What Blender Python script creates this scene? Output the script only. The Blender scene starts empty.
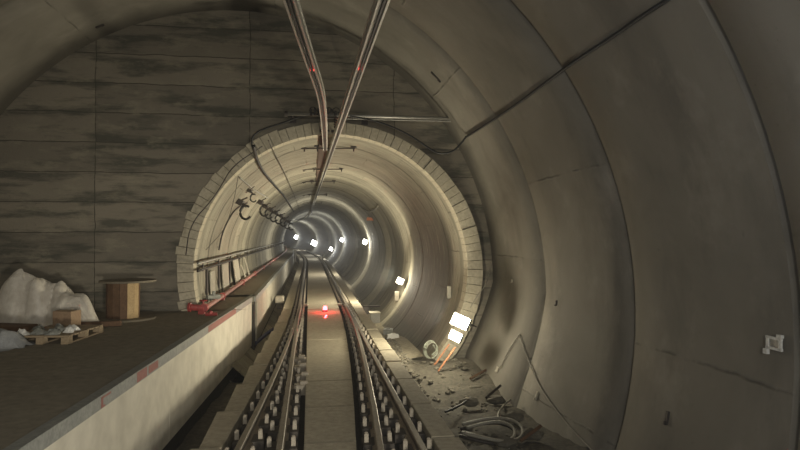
import bpy, math, random
from mathutils import Vector, Matrix, noise
random.seed(7)
SC = bpy.context.scene
COL = SC.collection
PI = math.pi
F = 620.0
CAMZ = 2.25
# ------------------------------------------------------------------ track geometry
def B(y):                       # centre line of the straight track
    return .449 - .146*y - .0012*max(0.0, y-50)**2
def slope(y):
    return -.146 - .0024*max(0.0, y-50)
def offA(y):                    # how far the diverging track has swung left
    return -.00214*max(0.0, 21.0-y)**2
def P(s, u, z):                 # u metres to the right of the centre line, square to it
    m = slope(s); k = 1/math.sqrt(1+m*m)
    return Vector((B(s)+u*k, s-u*m*k, z))
def at(px, py, d):
    return Vector(((px-400)*d/F, d, CAMZ-(py-235)*d/F))
def ground(px, py, z):
    d = (CAMZ-z)*F/(py-235)
    return at(px, py, d)
BC, BZ, BR = .10, 1.49, 2.96    # bore: centre offset, centre height, radius
TC, TZ, TR = -1.93, 1.20, 5.86  # big tube
def hit(px, py, c, cz, r):      # where a line of sight meets a tube of radius r
    d = 2.0
    while d < 160:
        p = at(px, py, d)
        m = slope(d); k = 1/math.sqrt(1+m*m)
        u = (p.x-B(d))*k
        if math.hypot(u-c, p.z-cz) > r: return p
        d += .02
    return at(px, py, 100)
def bore(px, py, r=BR): return hit(px, py, BC, BZ, r)
def narrow(s, a):               # the lining draws in on the right towards the end wall
    c = max(0.0, math.cos(a)); k = max(0.0, min(1.0, (s-8.2)/5.2)); low = max(0.0, -math.sin(a))
    return k*c*c*(.27+min(.45, 1.5*low))
def tube_hit(px, py, r=TR):
    d = 2.0
    while d < 14.2:
        p = at(px, py, d); m = slope(d); k = 1/math.sqrt(1+m*m); u = (p.x-B(d))*k
        s = d+u*m*k
        if math.hypot(u-TC, p.z-TZ) > r-narrow(s, math.atan2(p.z-TZ, u-TC)): return p
        d += .02
    return at(px, py, 13.6)

# ------------------------------------------------------------------ materials
def new_mat(name):
    m = bpy.data.materials.new(name); m.use_nodes = True
    nt = m.node_tree
    return m, nt, nt.nodes['Principled BSDF']
def N(nt, t, **kw):
    n = nt.nodes.new(t)
    for k, v in kw.items():
        if k in n.inputs: n.inputs[k].default_value = v
        else: setattr(n, k, v)
    return n
def math_n(nt, op, a, b=None, c=None):
    n = nt.nodes.new('ShaderNodeMath'); n.operation = op
    for i, v in enumerate((a, b, c)):
        if v is None: continue
        if isinstance(v, (int, float)): n.inputs[i].default_value = v
        else: nt.links.new(v, n.inputs[i])
    return n.outputs[0]
def mix(nt, fac, a, b, mode='MIX'):
    n = nt.nodes.new('ShaderNodeMix'); n.data_type = 'RGBA'; n.blend_type = mode
    for sock, v in ((n.inputs['Factor'], fac), (n.inputs[6], a), (n.inputs[7], b)):
        if isinstance(v, tuple): sock.default_value = (*v, 1) if len(v) == 3 else v
        elif isinstance(v, (int, float)): sock.default_value = v
        else: nt.links.new(v, sock)
    return n.outputs[2]
def ramp(nt, fac, a, b):
    n = nt.nodes.new('ShaderNodeMapRange'); n.inputs['From Min'].default_value = a; n.inputs['From Max'].default_value = b
    nt.links.new(fac, n.inputs['Value']); return n.outputs[0]
def noise_n(nt, vec, scale, detail=5, rough=.6, dist=0):
    n = nt.nodes.new('ShaderNodeTexNoise')
    n.inputs['Scale'].default_value = scale; n.inputs['Detail'].default_value = detail
    n.inputs['Roughness'].default_value = rough; n.inputs['Distortion'].default_value = dist
    if vec is not None: nt.links.new(vec, n.inputs['Vector'])
    return n.outputs['Fac']
def scaled(nt, vec, s):
    n = nt.nodes.new('ShaderNodeMapping'); n.inputs['Scale'].default_value = s
    nt.links.new(vec, n.inputs['Vector']); return n.outputs[0]
def bump(nt, bs, h, strength, dist=.02):
    n = nt.nodes.new('ShaderNodeBump'); n.inputs['Strength'].default_value = strength; n.inputs['Distance'].default_value = dist
    nt.links.new(h, n.inputs['Height']); nt.links.new(n.outputs[0], bs.inputs['Normal'])
def rough_mat(name, ca, cb, scale=3, rough=.85, metal=0, bstr=.4, scale2=None, dark=None):
    m, nt, bs = new_mat(name)
    tc = nt.nodes.new('ShaderNodeTexCoord').outputs['Object']
    f = noise_n(nt, tc, scale); f = ramp(nt, f, .3, .7)
    c = mix(nt, f, ca, cb)
    f2 = noise_n(nt, tc, scale2 or scale*8)
    c = mix(nt, ramp(nt, f2, .35, .75), c, dark or tuple(x*.7 for x in ca))
    nt.links.new(c, bs.inputs['Base Color'])
    bs.inputs['Roughness'].default_value = rough; bs.inputs['Metallic'].default_value = metal
    bump(nt, bs, f2, bstr, .01)
    return m
def plain(name, c, rough=.6, metal=0):
    return rough_mat(name, c, tuple(min(1, x*1.15) for x in c), 6, rough, metal, .15)
def emit(name, c, s):
    m, nt, bs = new_mat(name)
    bs.inputs['Base Color'].default_value = (*c, 1)
    bs.inputs['Emission Color'].default_value = (*c, 1); bs.inputs['Emission Strength'].default_value = s
    return m

def lining_mat(name, ca, cb, ring, off, seg, streak, jointdark=.45, joint_w=.03, corner_shade=False, ringtone=0):
    m, nt, bs = new_mat(name)
    uv = nt.nodes.new('ShaderNodeTexCoord').outputs['UV']
    sep = nt.nodes.new('ShaderNodeSeparateXYZ'); nt.links.new(uv, sep.inputs[0])
    u, v = sep.outputs[0], sep.outputs[1]
    wob = math_n(nt, 'MULTIPLY', math_n(nt, 'SUBTRACT', noise_n(nt, uv, 1.3, 3), .5), .10)
    vv = math_n(nt, 'ADD', math_n(nt, 'ADD', v, off), wob)
    r = math_n(nt, 'DIVIDE', vv, ring)
    fr = math_n(nt, 'FRACT', r)
    cell = math_n(nt, 'FLOOR', r)
    jd = math_n(nt, 'MULTIPLY', math_n(nt, 'MINIMUM', fr, math_n(nt, 'SUBTRACT', 1.0, fr)), ring)
    uu = math_n(nt, 'DIVIDE', math_n(nt, 'ADD', math_n(nt, 'ADD', u, wob), math_n(nt, 'MULTIPLY', cell, seg*.37)), seg)
    fu = math_n(nt, 'FRACT', uu)
    ju = math_n(nt, 'MULTIPLY', math_n(nt, 'MINIMUM', fu, math_n(nt, 'SUBTRACT', 1.0, fu)), seg)
    brk = noise_n(nt, uv, 2.1, 4)
    jl = ramp(nt, jd, joint_w, 0)
    jl2 = math_n(nt, 'MULTIPLY', ramp(nt, ju, joint_w*.55, 0), ramp(nt, brk, .42, .6))
    j = math_n(nt, 'MAXIMUM', jl, jl2)
    wn = nt.nodes.new('ShaderNodeTexWhiteNoise'); wn.noise_dimensions = '2D'
    cb2 = nt.nodes.new('ShaderNodeCombineXYZ'); nt.links.new(cell, cb2.inputs[0]); nt.links.new(math_n(nt, 'FLOOR', uu), cb2.inputs[1])
    nt.links.new(cb2.outputs[0], wn.inputs['Vector'])
    f = ramp(nt, noise_n(nt, uv, .55, 6, .6, .4), .32, .68)
    c = mix(nt, f, ca, cb)
    c = mix(nt, math_n(nt, 'MULTIPLY', wn.outputs['Value'], .16), c, tuple(x*.5 for x in ca))
    if ringtone:
        w1 = nt.nodes.new('ShaderNodeTexWhiteNoise'); w1.noise_dimensions = '1D'; nt.links.new(math_n(nt, 'ADD', cell, 3.7), w1.inputs['W'])
        c = mix(nt, math_n(nt, 'MULTIPLY', ramp(nt, w1.outputs['Value'], .35, 1), ringtone), c, tuple(x*.55 for x in ca))
        wall_shade = math_n(nt, 'MULTIPLY', ramp(nt, math_n(nt, 'ADD', u, math_n(nt, 'MULTIPLY', brk, .8)), 1.4, 2.6), ramp(nt, math_n(nt, 'ADD', u, math_n(nt, 'MULTIPLY', brk, 1.2)), 8.6, 5.6))  # shade between the lamps, painted into the right wall's colour
        for sp in (14.0, 21.7, 27.3, 35.5, 46, 62, 78):     # bands near the lamps left pale, as if lit, between the painted shade
            hw = .55+sp*.012
            dd = math_n(nt, 'ABSOLUTE', math_n(nt, 'SUBTRACT', v, sp))
            wall_shade = math_n(nt, 'MULTIPLY', wall_shade, ramp(nt, dd, hw, hw+.35))
        c = mix(nt, math_n(nt, 'MULTIPLY', wall_shade, .92), c, tuple(x*.25 for x in ca))
        sc = noise_n(nt, scaled(nt, uv, (.9, 14, 1)), 1.3, 4, .6)
        c = mix(nt, math_n(nt, 'MULTIPLY', ramp(nt, sc, .57, .62), .8), c, (.04, .035, .03))
    st = noise_n(nt, scaled(nt, uv, (.35, streak, 1)), 1.0, 6, .65)
    c = mix(nt, math_n(nt, 'MULTIPLY', ramp(nt, st, .50, .72), .45), c, tuple(x*.38 for x in ca))
    st2 = noise_n(nt, scaled(nt, uv, (.5, streak*.6, 1)), 1.7, 6, .65)
    c = mix(nt, math_n(nt, 'MULTIPLY', ramp(nt, st2, .55, .72), .35), c, tuple(min(1, x*1.6) for x in cb))
    spots = noise_n(nt, uv, 9, 5, .7)
    c = mix(nt, math_n(nt, 'MULTIPLY', ramp(nt, spots, .62, .74), .45), c, tuple(x*.4 for x in ca))
    if corner_shade:                        # corner shade painted on the lining where it meets the end wall
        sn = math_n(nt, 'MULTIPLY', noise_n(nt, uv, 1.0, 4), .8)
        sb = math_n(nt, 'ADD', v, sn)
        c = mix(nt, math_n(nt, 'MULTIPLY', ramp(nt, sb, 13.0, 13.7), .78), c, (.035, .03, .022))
    c = mix(nt, math_n(nt, 'MULTIPLY', j, jointdark), c, tuple(x*.18 for x in ca))
    nt.links.new(c, bs.inputs['Base Color'])
    bs.inputs['Roughness'].default_value = .8
    h = math_n(nt, 'SUBTRACT', math_n(nt, 'ADD', math_n(nt, 'MULTIPLY', spots, .25), math_n(nt, 'MULTIPLY', f, .25)), math_n(nt, 'MULTIPLY', j, 1.2))
    bump(nt, bs, h, .5, .03)
    return m

M = {}
M['tube'] = lining_mat('big_lining_concrete', (.20, .183, .15), (.28, .257, .215), 2.85, .65, 3.9, .9, corner_shade=True, joint_w=.05)
M['bore'] = lining_mat('bore_lining_concrete', (.31, .288, .22), (.47, .44, .34), 1.2, -.9, 2.6, 7.0, joint_w=.035, ringtone=.62, jointdark=.75)
M['slab'] = rough_mat('slab_concrete', (.37, .325, .235), (.46, .405, .30), 1.4, .85, 0, .3)
M['bed'] = rough_mat('dirty_ballastless_bed', (.035, .031, .026), (.055, .048, .038), 3, .95, 0, .8)
M['ditch'] = rough_mat('ditch_floor_dirt', (.10, .09, .068), (.17, .152, .115), 1.3, .95, 0, 1.0, 14, (.05, .045, .035))
M['sand'] = rough_mat('pale_floor_dust', (.30, .265, .195), (.38, .34, .25), 2, .95, 0, .6, 12, (.16, .14, .10))
M['deck'] = rough_mat('platform_deck_dust', (.25, .22, .165), (.31, .275, .205), 1.1, .95, 0, .3)
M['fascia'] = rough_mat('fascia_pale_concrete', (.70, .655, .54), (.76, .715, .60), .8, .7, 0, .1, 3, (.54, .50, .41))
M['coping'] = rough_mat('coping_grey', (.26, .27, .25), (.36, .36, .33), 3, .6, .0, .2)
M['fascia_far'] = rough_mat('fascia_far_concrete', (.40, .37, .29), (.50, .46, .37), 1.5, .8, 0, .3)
M['rail'] = rough_mat('rail_steel', (.17, .14, .11), (.24, .20, .16), 5, .5, .6, .2)
M['railtop'] = rough_mat('rail_running_surface', (.24, .21, .165), (.34, .30, .24), 5, .5, .5, .1)
M['lug'] = rough_mat('fastener_lug', (.34, .30, .235), (.44, .39, .31), 9, .6, .1, .2)
M['plate'] = rough_mat('fastener_plate', (.07, .06, .05), (.11, .095, .08), 9, .7, .4, .3)
M['alu'] = rough_mat('conductor_aluminium', (.55, .53, .47), (.70, .67, .60), 4, .42, .35, .1)
M['steel'] = rough_mat('galvanised_steel', (.40, .39, .36), (.52, .51, .47), 7, .5, .6, .1)
M['black'] = plain('black_cable', (.012, .012, .012), .6)
M['darkmetal'] = plain('dark_metal', (.06, .05, .045), .6, .3)
M['brown'] = plain('brown_strip', (.12, .075, .055), .8)
M['red'] = rough_mat('red_pipe_paint', (.40, .055, .05), (.50, .09, .08), 6, .45, 0, .2, 20, (.28, .05, .045))
M['pinkpipe'] = rough_mat('faded_red_pipe', (.42, .17, .14), (.50, .26, .22), 5, .5, 0, .2, 20, (.3, .12, .1))
M['wood'] = rough_mat('pallet_wood', (.30, .225, .14), (.42, .33, .22), 6, .85, 0, .4)
M['wooddark'] = rough_mat('dark_drum_wood', (.12, .066, .035), (.20, .115, .062), 5, .8, 0, .4)
M['woodlight'] = rough_mat('light_drum_wood', (.46, .32, .16), (.56, .41, .23), 5, .8, 0, .3)
M['drumtop'] = rough_mat('drum_flange_wood', (.20, .17, .12), (.28, .24, .18), 5, .8, 0, .4)
M['sheet'] = rough_mat('white_plastic_sheet', (.60, .56, .49), (.78, .74, .66), 3, .35, 0, .15, 9, (.52, .47, .40))
M['bag'] = rough_mat('grey_plastic_bag', (.30, .31, .32), (.42, .43, .44), 7, .35, 0, .3)
M['card'] = rough_mat('cardboard', (.36, .24, .15), (.44, .31, .2), 5, .85, 0, .1)
M['debris'] = rough_mat('grey_scrap', (.22, .23, .21), (.42, .42, .38), 12, .6, .2, .5)
M['rock'] = rough_mat('broken_concrete', (.13, .118, .09), (.21, .19, .145), 8, .95, 0, .8)
M['panel'] = rough_mat('pale_board', (.44, .41, .33), (.55, .51, .42), 3, .7, 0, .1)
M['hose'] = plain('pale_hose', (.42, .45, .36), .5)
M['greyhose'] = plain('grey_hose', (.30, .28, .23), .6)
M['paint'] = rough_mat('faded_red_paint', (.34, .13, .11), (.42, .22, .19), 14, .8, 0, .1)
M['orange'] = plain('orange_sign', (.80, .27, .13), .6)
M['white'] = plain('white_plastic', (.75, .74, .70), .5)
M['rust'] = plain('rust_board', (.40, .17, .08), .8)
M['block'] = rough_mat('precast_block', (.47, .425, .32), (.56, .51, .40), 2.2, .85, 0, .3, 16, (.36, .32, .24))
M['blue'] = plain('dark_blue_plastic', (.03, .04, .12), .5)
M['lamp'] = emit('floodlight_glass', (1, .93, .72), 55)
M['lamp2'] = emit('small_light_glass', (1, .97, .88), 28)
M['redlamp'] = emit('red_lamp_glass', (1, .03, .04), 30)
M['redspot'] = emit('red_reflection', (1, .10, .08), 1.2)

# formwork concrete of the end wall
m, nt, bs = new_mat('board_marked_concrete')
uv = nt.nodes.new('ShaderNodeTexCoord').outputs['UV']
dis = nt.nodes.new('ShaderNodeVectorMath'); dis.operation = 'MULTIPLY_ADD'
nz = nt.nodes.new('ShaderNodeTexNoise'); nz.inputs['Scale'].default_value = 2.2; nt.links.new(uv, nz.inputs['Vector'])
nt.links.new(nz.outputs['Color'], dis.inputs[0]); dis.inputs[1].default_value = (.09, .06, 0); nt.links.new(uv, dis.inputs[2])
br = N(nt, 'ShaderNodeTexBrick'); nt.links.new(dis.outputs[0], br.inputs['Vector'])
br.offset = 0; br.inputs['Scale'].default_value = 1; br.inputs['Brick Width'].default_value = 3.12; br.inputs['Row Height'].default_value = .62
br.inputs['Mortar Size'].default_value = .012; br.inputs['Mortar Smooth'].default_value = .6; br.inputs['Bias'].default_value = 0
br.inputs['Color1'].default_value = (.18, .16, .125, 1); br.inputs['Color2'].default_value = (.30, .265, .205, 1); br.inputs['Mortar'].default_value = (.06, .05, .036, 1)
fl = noise_n(nt, scaled(nt, uv, (.45, 2.6, 1)), 1.2, 7, .65)
c = mix(nt, math_n(nt, 'MULTIPLY', ramp(nt, fl, .48, .60), .75), br.outputs['Color'], (.06, .062, .048))
fl2 = noise_n(nt, scaled(nt, uv, (.8, 2.0, 1)), 1.9, 7, .7)
c = mix(nt, math_n(nt, 'MULTIPLY', ramp(nt, fl2, .52, .64), .5), c, (.33, .30, .22))
fl3 = noise_n(nt, uv, 9, 6, .75)
c = mix(nt, math_n(nt, 'MULTIPLY', ramp(nt, fl3, .58, .75), .5), c, (.05, .042, .03))
nt.links.new(c, bs.inputs['Base Color']); bs.inputs['Roughness'].default_value = .85
bump(nt, bs, math_n(nt, 'SUBTRACT', fl3, br.outputs['Fac']), .4, .02)
M['endwall'] = m

# ------------------------------------------------------------------ mesh helpers
class MB:
    def __init__(self): self.v = []; self.f = []; self.uv = {}
    def add(self, vs, fs):
        n = len(self.v); self.v += [tuple(p) for p in vs]; self.f += [tuple(i+n for i in f) for f in fs]
    def box(self, c, s, R=None, taper=1.0):
        vs = []
        for z in (-1, 1):
            k = taper if z > 0 else 1
            for x, y in ((-1, -1), (1, -1), (1, 1), (-1, 1)):
                p = Vector((x*s[0]/2*k, y*s[1]/2*k, z*s[2]/2))
                if R is not None: p = R @ p
                vs.append(p+Vector(c))
        self.add(vs, [(3, 2, 1, 0), (4, 5, 6, 7), (0, 1, 5, 4), (1, 2, 6, 5), (2, 3, 7, 6), (3, 0, 4, 7)]); return self
    def hexa(self, bottom, top):
        n = len(bottom)
        self.add(list(bottom)+list(top), [tuple(range(n-1, -1, -1)), tuple(range(n, 2*n))]+[(i, (i+1) % n, n+(i+1) % n, n+i) for i in range(n)]); return self
    def tube(self, pts, r, n=8, cap=True):
        pts = [Vector(p) for p in pts]
        rs = r if isinstance(r, (list, tuple)) else [r]*len(pts)
        vs = []; fs = []
        up = Vector((0, 0, 1))
        for i, p in enumerate(pts):
            t = (pts[min(i+1, len(pts)-1)]-pts[max(i-1, 0)])
            t = t.normalized() if t.length > 1e-9 else Vector((0, 1, 0))
            a = t.cross(up)
            if a.length < .05: a = t.cross(Vector((1, 0, 0)))
            a.normalize(); b = t.cross(a).normalized()
            for k in range(n):
                th = 2*PI*k/n
                vs.append(p+a*math.cos(th)*rs[i]+b*math.sin(th)*rs[i])
        for i in range(len(pts)-1):
            for k in range(n):
                fs.append((i*n+k, i*n+(k+1) % n, (i+1)*n+(k+1) % n, (i+1)*n+k))
        if cap:
            fs.append(tuple(range(n-1, -1, -1))); fs.append(tuple(len(pts)*n-n+k for k in range(n)))
        self.add(vs, fs); return self
    def cyl(self, a, b, r, n=16): return self.tube([a, b], r, n)
    def sweep(self, prof, sfun, closed=True, caps=True):
        # prof list of (u,z); sfun: list of callables frames -> point
        n = len(prof); vs = []; fs = []
        for fr in sfun:
            for (u, z) in prof: vs.append(fr(u, z))
        m = n if closed else n-1
        for i in range(len(sfun)-1):
            for k in range(m):
                fs.append((i*n+k, i*n+(k+1) % n, (i+1)*n+(k+1) % n, (i+1)*n+k))
        if closed and caps:
            fs.append(tuple(range(n-1, -1, -1))); fs.append(tuple(len(sfun)*n-n+k for k in range(n)))
        self.add(vs, fs); return self
    def build(self, name, mat, parent=None, smooth=False, kind=None, bevel=0, fix=True):
        me = bpy.data.meshes.new(name); me.from_pydata(self.v, [], self.f); me.update()
        if fix:
            import bmesh
            bm = bmesh.new(); bm.from_mesh(me); bmesh.ops.recalc_face_normals(bm, faces=bm.faces); bm.to_mesh(me); bm.free()
        o = bpy.data.objects.new(name, me); COL.objects.link(o)
        me.materials.append(mat)
        if smooth:
            for p in me.polygons: p.use_smooth = True
        if parent is not None:
            o.parent = parent
            if parent.name in OFF:
                o.matrix_parent_inverse = Matrix.Translation(-OFF[parent.name])
        if kind: o['kind'] = kind
        if bevel:
            b = o.modifiers.new('bevel', 'BEVEL'); b.width = bevel; b.segments = 2; b.limit_method = 'ANGLE'
        return o
OFF = {}
def thing(name, label, cat, loc=(0, 0, 0), group=None, world=True):
    o = bpy.data.objects.new(name, None); COL.objects.link(o); o.location = loc
    o.empty_display_size = .1
    o['label'] = label; o['category'] = cat
    if group: o['group'] = group
    if world: OFF[o.name] = Vector(loc)     # its parts are written in world coordinates
    return o
def tag(o, label, cat, group=None, kind=None):
    o['label'] = label; o['category'] = cat
    if group: o['group'] = group
    if kind: o['kind'] = kind
    return o
def recentre(o):
    me = o.data; c = Vector((0, 0, 0))
    lo = Vector((1e9,)*3); hi = Vector((-1e9,)*3)
    for v in me.vertices:
        for i in range(3):
            lo[i] = min(lo[i], v.co[i]); hi[i] = max(hi[i], v.co[i])
    c = Vector(((lo.x+hi.x)/2, (lo.y+hi.y)/2, lo.z))
    for v in me.vertices: v.co -= c
    o.location = c; return o
def frames(ss, du=lambda s: 0.0):
    return [(lambda u, z, s=s: P(s, u+du(s), z)) for s in ss]
def srange(a, b, st):
    n = max(1, int(round((b-a)/st))); return [a+(b-a)*i/n for i in range(n+1)]
def ssteps(a, b):
    out = [a]; s = a
    while s < b:
        s += .6 if s < 25 else (1.2 if s < 60 else 3); out.append(min(s, b))
    return out
ORD = ['nearest', 'second', 'third', 'fourth', 'fifth', 'sixth', 'seventh', 'eighth', 'ninth', 'tenth', 'eleventh', 'twelfth', 'thirteenth', 'fourteenth', 'fifteenth', 'sixteenth', 'seventeenth', 'eighteenth', 'nineteenth', 'twentieth',
       'twenty-first', 'twenty-second', 'twenty-third', 'twenty-fourth', 'twenty-fifth', 'twenty-sixth', 'twenty-seventh', 'twenty-eighth', 'twenty-ninth', 'thirtieth']
ORD += ['thirty-'+x for x in ('first', 'second', 'third', 'fourth', 'fifth', 'sixth', 'seventh', 'eighth', 'ninth')]+['fortieth']+['forty-'+x for x in ('first', 'second', 'third', 'fourth', 'fifth', 'sixth', 'seventh', 'eighth', 'ninth')]+['fiftieth']

# ------------------------------------------------------------------ shell
def tube_shell(name, mat, c, cz, r, ss, nang, rfun=None):
    vs = []; fs = []; uvs = []
    for s in ss:
        for k in range(nang+1):
            a = -PI/2+2*PI*k/nang
            rr = r+(rfun(s, a) if rfun else 0)
            vs.append(P(s, c+rr*math.cos(a), cz+rr*math.sin(a)))
    n = nang+1
    for i in range(len(ss)-1):
        for k in range(nang):
            fs.append((i*n+k, (i+1)*n+k, (i+1)*n+k+1, i*n+k+1))
            uvs += [(k*2*PI/nang*r, ss[i]), (k*2*PI/nang*r, ss[i+1]), ((k+1)*2*PI/nang*r, ss[i+1]), ((k+1)*2*PI/nang*r, ss[i])]
    me = bpy.data.meshes.new(name); me.from_pydata(vs, [], fs)
    ul = me.uv_layers.new(name='UVMap')
    for i, q in enumerate(uvs): ul.data[i].uv = q
    for p in me.polygons: p.use_smooth = True
    o = bpy.data.objects.new(name, me); COL.objects.link(o); me.materials.append(mat); o['kind'] = 'structure'
    return o
def big_r(s, a):
    q = (s+.65) % 2.85; q = min(q, 2.85-q)
    g = .035 if q < .04 else 0
    return g-narrow(s, a)
def lin(a, b, st, marks):
    out = set(srange(a, b, st))
    for mk in marks: out |= {mk-.05, mk-.03, mk+.03, mk+.05}
    return sorted(x for x in out if a <= x <= b)
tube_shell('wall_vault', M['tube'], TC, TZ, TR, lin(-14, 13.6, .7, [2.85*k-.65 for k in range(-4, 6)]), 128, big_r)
def bore_r(s, a):
    q = (s-.9) % 1.2; q = min(q, 1.2-q)
    return (.03 if q < .02 else 0) + .012*math.sin(math.floor((s-.9)/1.2)*2.4)
bs_ = lin(13.45, 60, .4, [1.2*k+.9 for k in range(10, 50)])
bs_ += srange(60.3, 230, 1.5)
tube_shell('wall_bore', M['bore'], BC, BZ, BR, bs_, 96, bore_r)

# end wall: between the big circle and the bore mouth
vs = []; fs = []; uvs = []; NA = 120
for k in range(NA):
    a = 2*PI*k/NA
    ca, sa = math.cos(a), math.sin(a)
    q0 = Vector((BC+3.2*ca, BZ+3.2*sa))
    dx, dz = BC-TC, BZ-TZ
    bq = dx*ca+dz*sa; t = -bq+math.sqrt(bq*bq-(dx*dx+dz*dz-(TR+.05)**2))
    q1 = Vector((BC+t*ca, BZ+t*sa))
    for q in (q0, q1): vs.append(P(13.5, q.x, q.y)); uvs.append((q.x+1.67, q.y+.14))
for k in range(NA):
    j = (k+1) % NA; fs.append((2*k, 2*k+1, 2*j+1, 2*j))
me = bpy.data.meshes.new('wall_end'); me.from_pydata(vs, [], fs); ul = me.uv_layers.new(name='UVMap')
for p in me.polygons:
    for li in p.loop_indices: ul.data[li].uv = uvs[me.loops[li].vertex_index]
we = bpy.data.objects.new('wall_end', me); COL.objects.link(we); me.materials.append(M['endwall']); we['kind'] = 'structure'

# portal ring of precast blocks
mb = MB(); a = -PI/2
rr = random.Random(3)
while a < PI+.27:
    da = rr.uniform(.052, .068)
    a2 = min(a+da, PI+.28)
    ro = 3.21+.09*math.cos(a)**2+(rr.choice([-.02, 0, .0, .035]) if math.cos(a) < -.3 else rr.uniform(-.008, .008))
    fr = 13.40+rr.uniform(-.01, .01)
    g = .0012
    def q(s, r, t): return P(s, BC+r*math.cos(t), BZ+r*math.sin(t))
    r0 = 2.945
    mb.hexa([q(fr, r0, a+g), q(fr, ro, a+g), q(fr, ro, a2-g), q(fr, r0, a2-g)], [q(13.75, r0, a+g), q(13.75, ro, a+g), q(13.75, ro, a2-g), q(13.75, r0, a2-g)])
    a = a2
ring = mb.build('portal_ring', M['block'], bevel=.006); ring['kind'] = 'structure'
mb = MB()
mb.sweep([(BC+2.94*math.cos(t), BZ+2.94*math.sin(t)) for t in [2*PI*k/96 for k in range(96)]], frames([13.46, 13.9]), closed=True, caps=False)
# ------------------------------------------------------------------ floors
def heap(s, u):                 # spoil banked up on the right around the tunnel mouth
    if u < 1: return 0
    a = max(0, min(1, (s-10.8)/2.2)); b = max(0, min(1, (19.5-s)/4.0))
    return .36*a*a*(3-2*a)*b
# bottom of the cut: rough ditch floor under everything
vs = []; fs = []
xs = srange(-5.9+TC, 5.9+TC, .12); ys = srange(-13, 13.45, .16)
for y in ys:
    for x in xs:
        lim = math.sqrt(max(.01, TR**2-(TZ+.86)**2))-.02
        x2 = max(TC-lim, min(TC+lim, x))
        z = -.86+.05*noise.noise(Vector((x*1.4, y*1.4, 0)))+.03*noise.noise(Vector((x*5, y*5, 3)))
        z += heap(y, x2)
        if x2 > 1.6: z += .10*max(0, noise.noise(Vector((x*2.3, y*2.3, 9))))
        vs.append(P(y, x2, z))
n = len(xs)
for i in range(len(ys)-1):
    for k in range(n-1): fs.append((i*n+k, i*n+k+1, (i+1)*n+k+1, (i+1)*n+k))
mb = MB(); mb.add(vs, fs); mb.build('floor', M['ditch'], kind='structure', smooth=True, fix=False)
# bore invert fill
mb = MB(); vs = []; fs = []
ys = ssteps(13.42, 225); xs = srange(-1.55, 1.97, .16)
for y in ys:
    for x in xs:
        z = -.86+.04*noise.noise(Vector((x*2, y*2, 0)))+max(0, x-1.3)*.12+heap(y, x+BC)
        vs.append(P(y, x+BC, z))
n = len(xs)
for i in range(len(ys)-1):
    for k in range(n-1): fs.append((i*n+k, i*n+k+1, (i+1)*n+k+1, (i+1)*n+k))
mb.add(vs, fs); mb.build('floor', M['sand'], kind='structure', smooth=True, fix=False)
# track bed (dark trough the rails lie in)
mb = MB()
ss = ssteps(-6, 225)
def bedframe(s):
    def f(u, z):
        return P(s, (u+offA(s)) if u < 0 else u, z)
    return f
mb.sweep([(-1.24, -.9), (1.24, -.9), (1.24, -.27), (-1.24, -.27)], [bedframe(s) for s in ss])
mb.build('floor', M['bed'], kind='structure')

# ------------------------------------------------------------------ concrete panels
joints = [-2.6, -1.15, .3, 1.75, 3.2, 4.6, 5.9, 7.05, 8.5, 10.0, 11.4, 12.5, 13.9, 15.3, 16.7, 18.1, 19.5, 20.9]
row = 0
for i in range(len(joints)-1):
    a, b = joints[i]+.034, joints[i+1]-.034
    if b < 5: continue
    lab = f'{ORD[row]} row of pale concrete track panels, counted from the camera' if row else 'pale concrete track panels in the row nearest the camera'
    row += 1
    slab = thing('track_slab', lab, 'track slab', tuple(P((a+b)/2, 0, -.27)), 'rows of concrete track panels')
    for side in ('left', 'centre', 'right'):
        r2 = random.Random(i*3+len(side)); dz = r2.uniform(-.010, .010); j1 = r2.uniform(-.04, .04)
        top = -.09+dz
        if side == 'left':
            out = -1.27+offA((a+b)/2)
            q = [(a, out), (a, -.98+offA(a)), (b, -.98+offA(b)), (b, out)]
        elif side == 'centre':
            q = [(a, -.50), (a, .50+offA(a)), (b, .50+offA(b)), (b, -.50)]
        else:
            q = [(a, .96), (a, 1.25+j1*.5), (b, 1.25+j1*.5), (b, .96)]
        mb = MB(); mb.hexa([P(s, u, -.29) for s, u in q], [P(s, u, top+(.012 if s == b and side != 'right' else 0)) for s, u in q])
        mb.build('concrete_panel', M['slab'], slab, bevel=.010)
# beyond the switch the slab runs on
mb = MB()
for (u0, u1) in ((-1.27, -.97), (-.52, .52), (.97, 1.27)):
    mb.sweep([(u0, -.30), (u1, -.30), (u1, -.09), (u0, -.09)], frames(ssteps(20.93, 225)))
mb.build('floor', M['slab'], kind='structure')

# ------------------------------------------------------------------ rails
HEAD = [(-.036, -.035), (.036, -.035), (.036, -.008), (.028, 0), (-.028, 0), (-.036, -.008)]
BODY = [(-.07, -.165), (.07, -.165), (.07, -.152), (.012, -.13), (.010, -.05), (.034, -.036), (-.034, -.036), (-.010, -.05), (-.012, -.13), (-.07, -.152)]
G = .7535
def rail(du, ss, label, tip=False):
    t = thing('rail', label, 'rail', tuple(P(ss[0], du(ss[0]), -.165)), 'running rails')
    mb = MB(); mb.sweep(BODY, frames(ss, du)); mb.build('rail_web', M['rail'], t)
    mb = MB(); mb.sweep(HEAD, frames(ss, du)); mb.build('rail_head', M['railtop'], t)
    return t
rail(lambda s: -G+offA(s), ssteps(-3, 220), 'leftmost rail, curving in beside the platform wall and on down the tunnel')
rail(lambda s: G, ssteps(-3, 220), 'rightmost rail, running straight down the tunnel beside the ditch')
rail(lambda s: -G+(.0 if s < 17.5 else .018*(s-17.5)), srange(-3, 20.2, .6), 'inner left switch rail, second from the left, ending near the red lamp')
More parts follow.
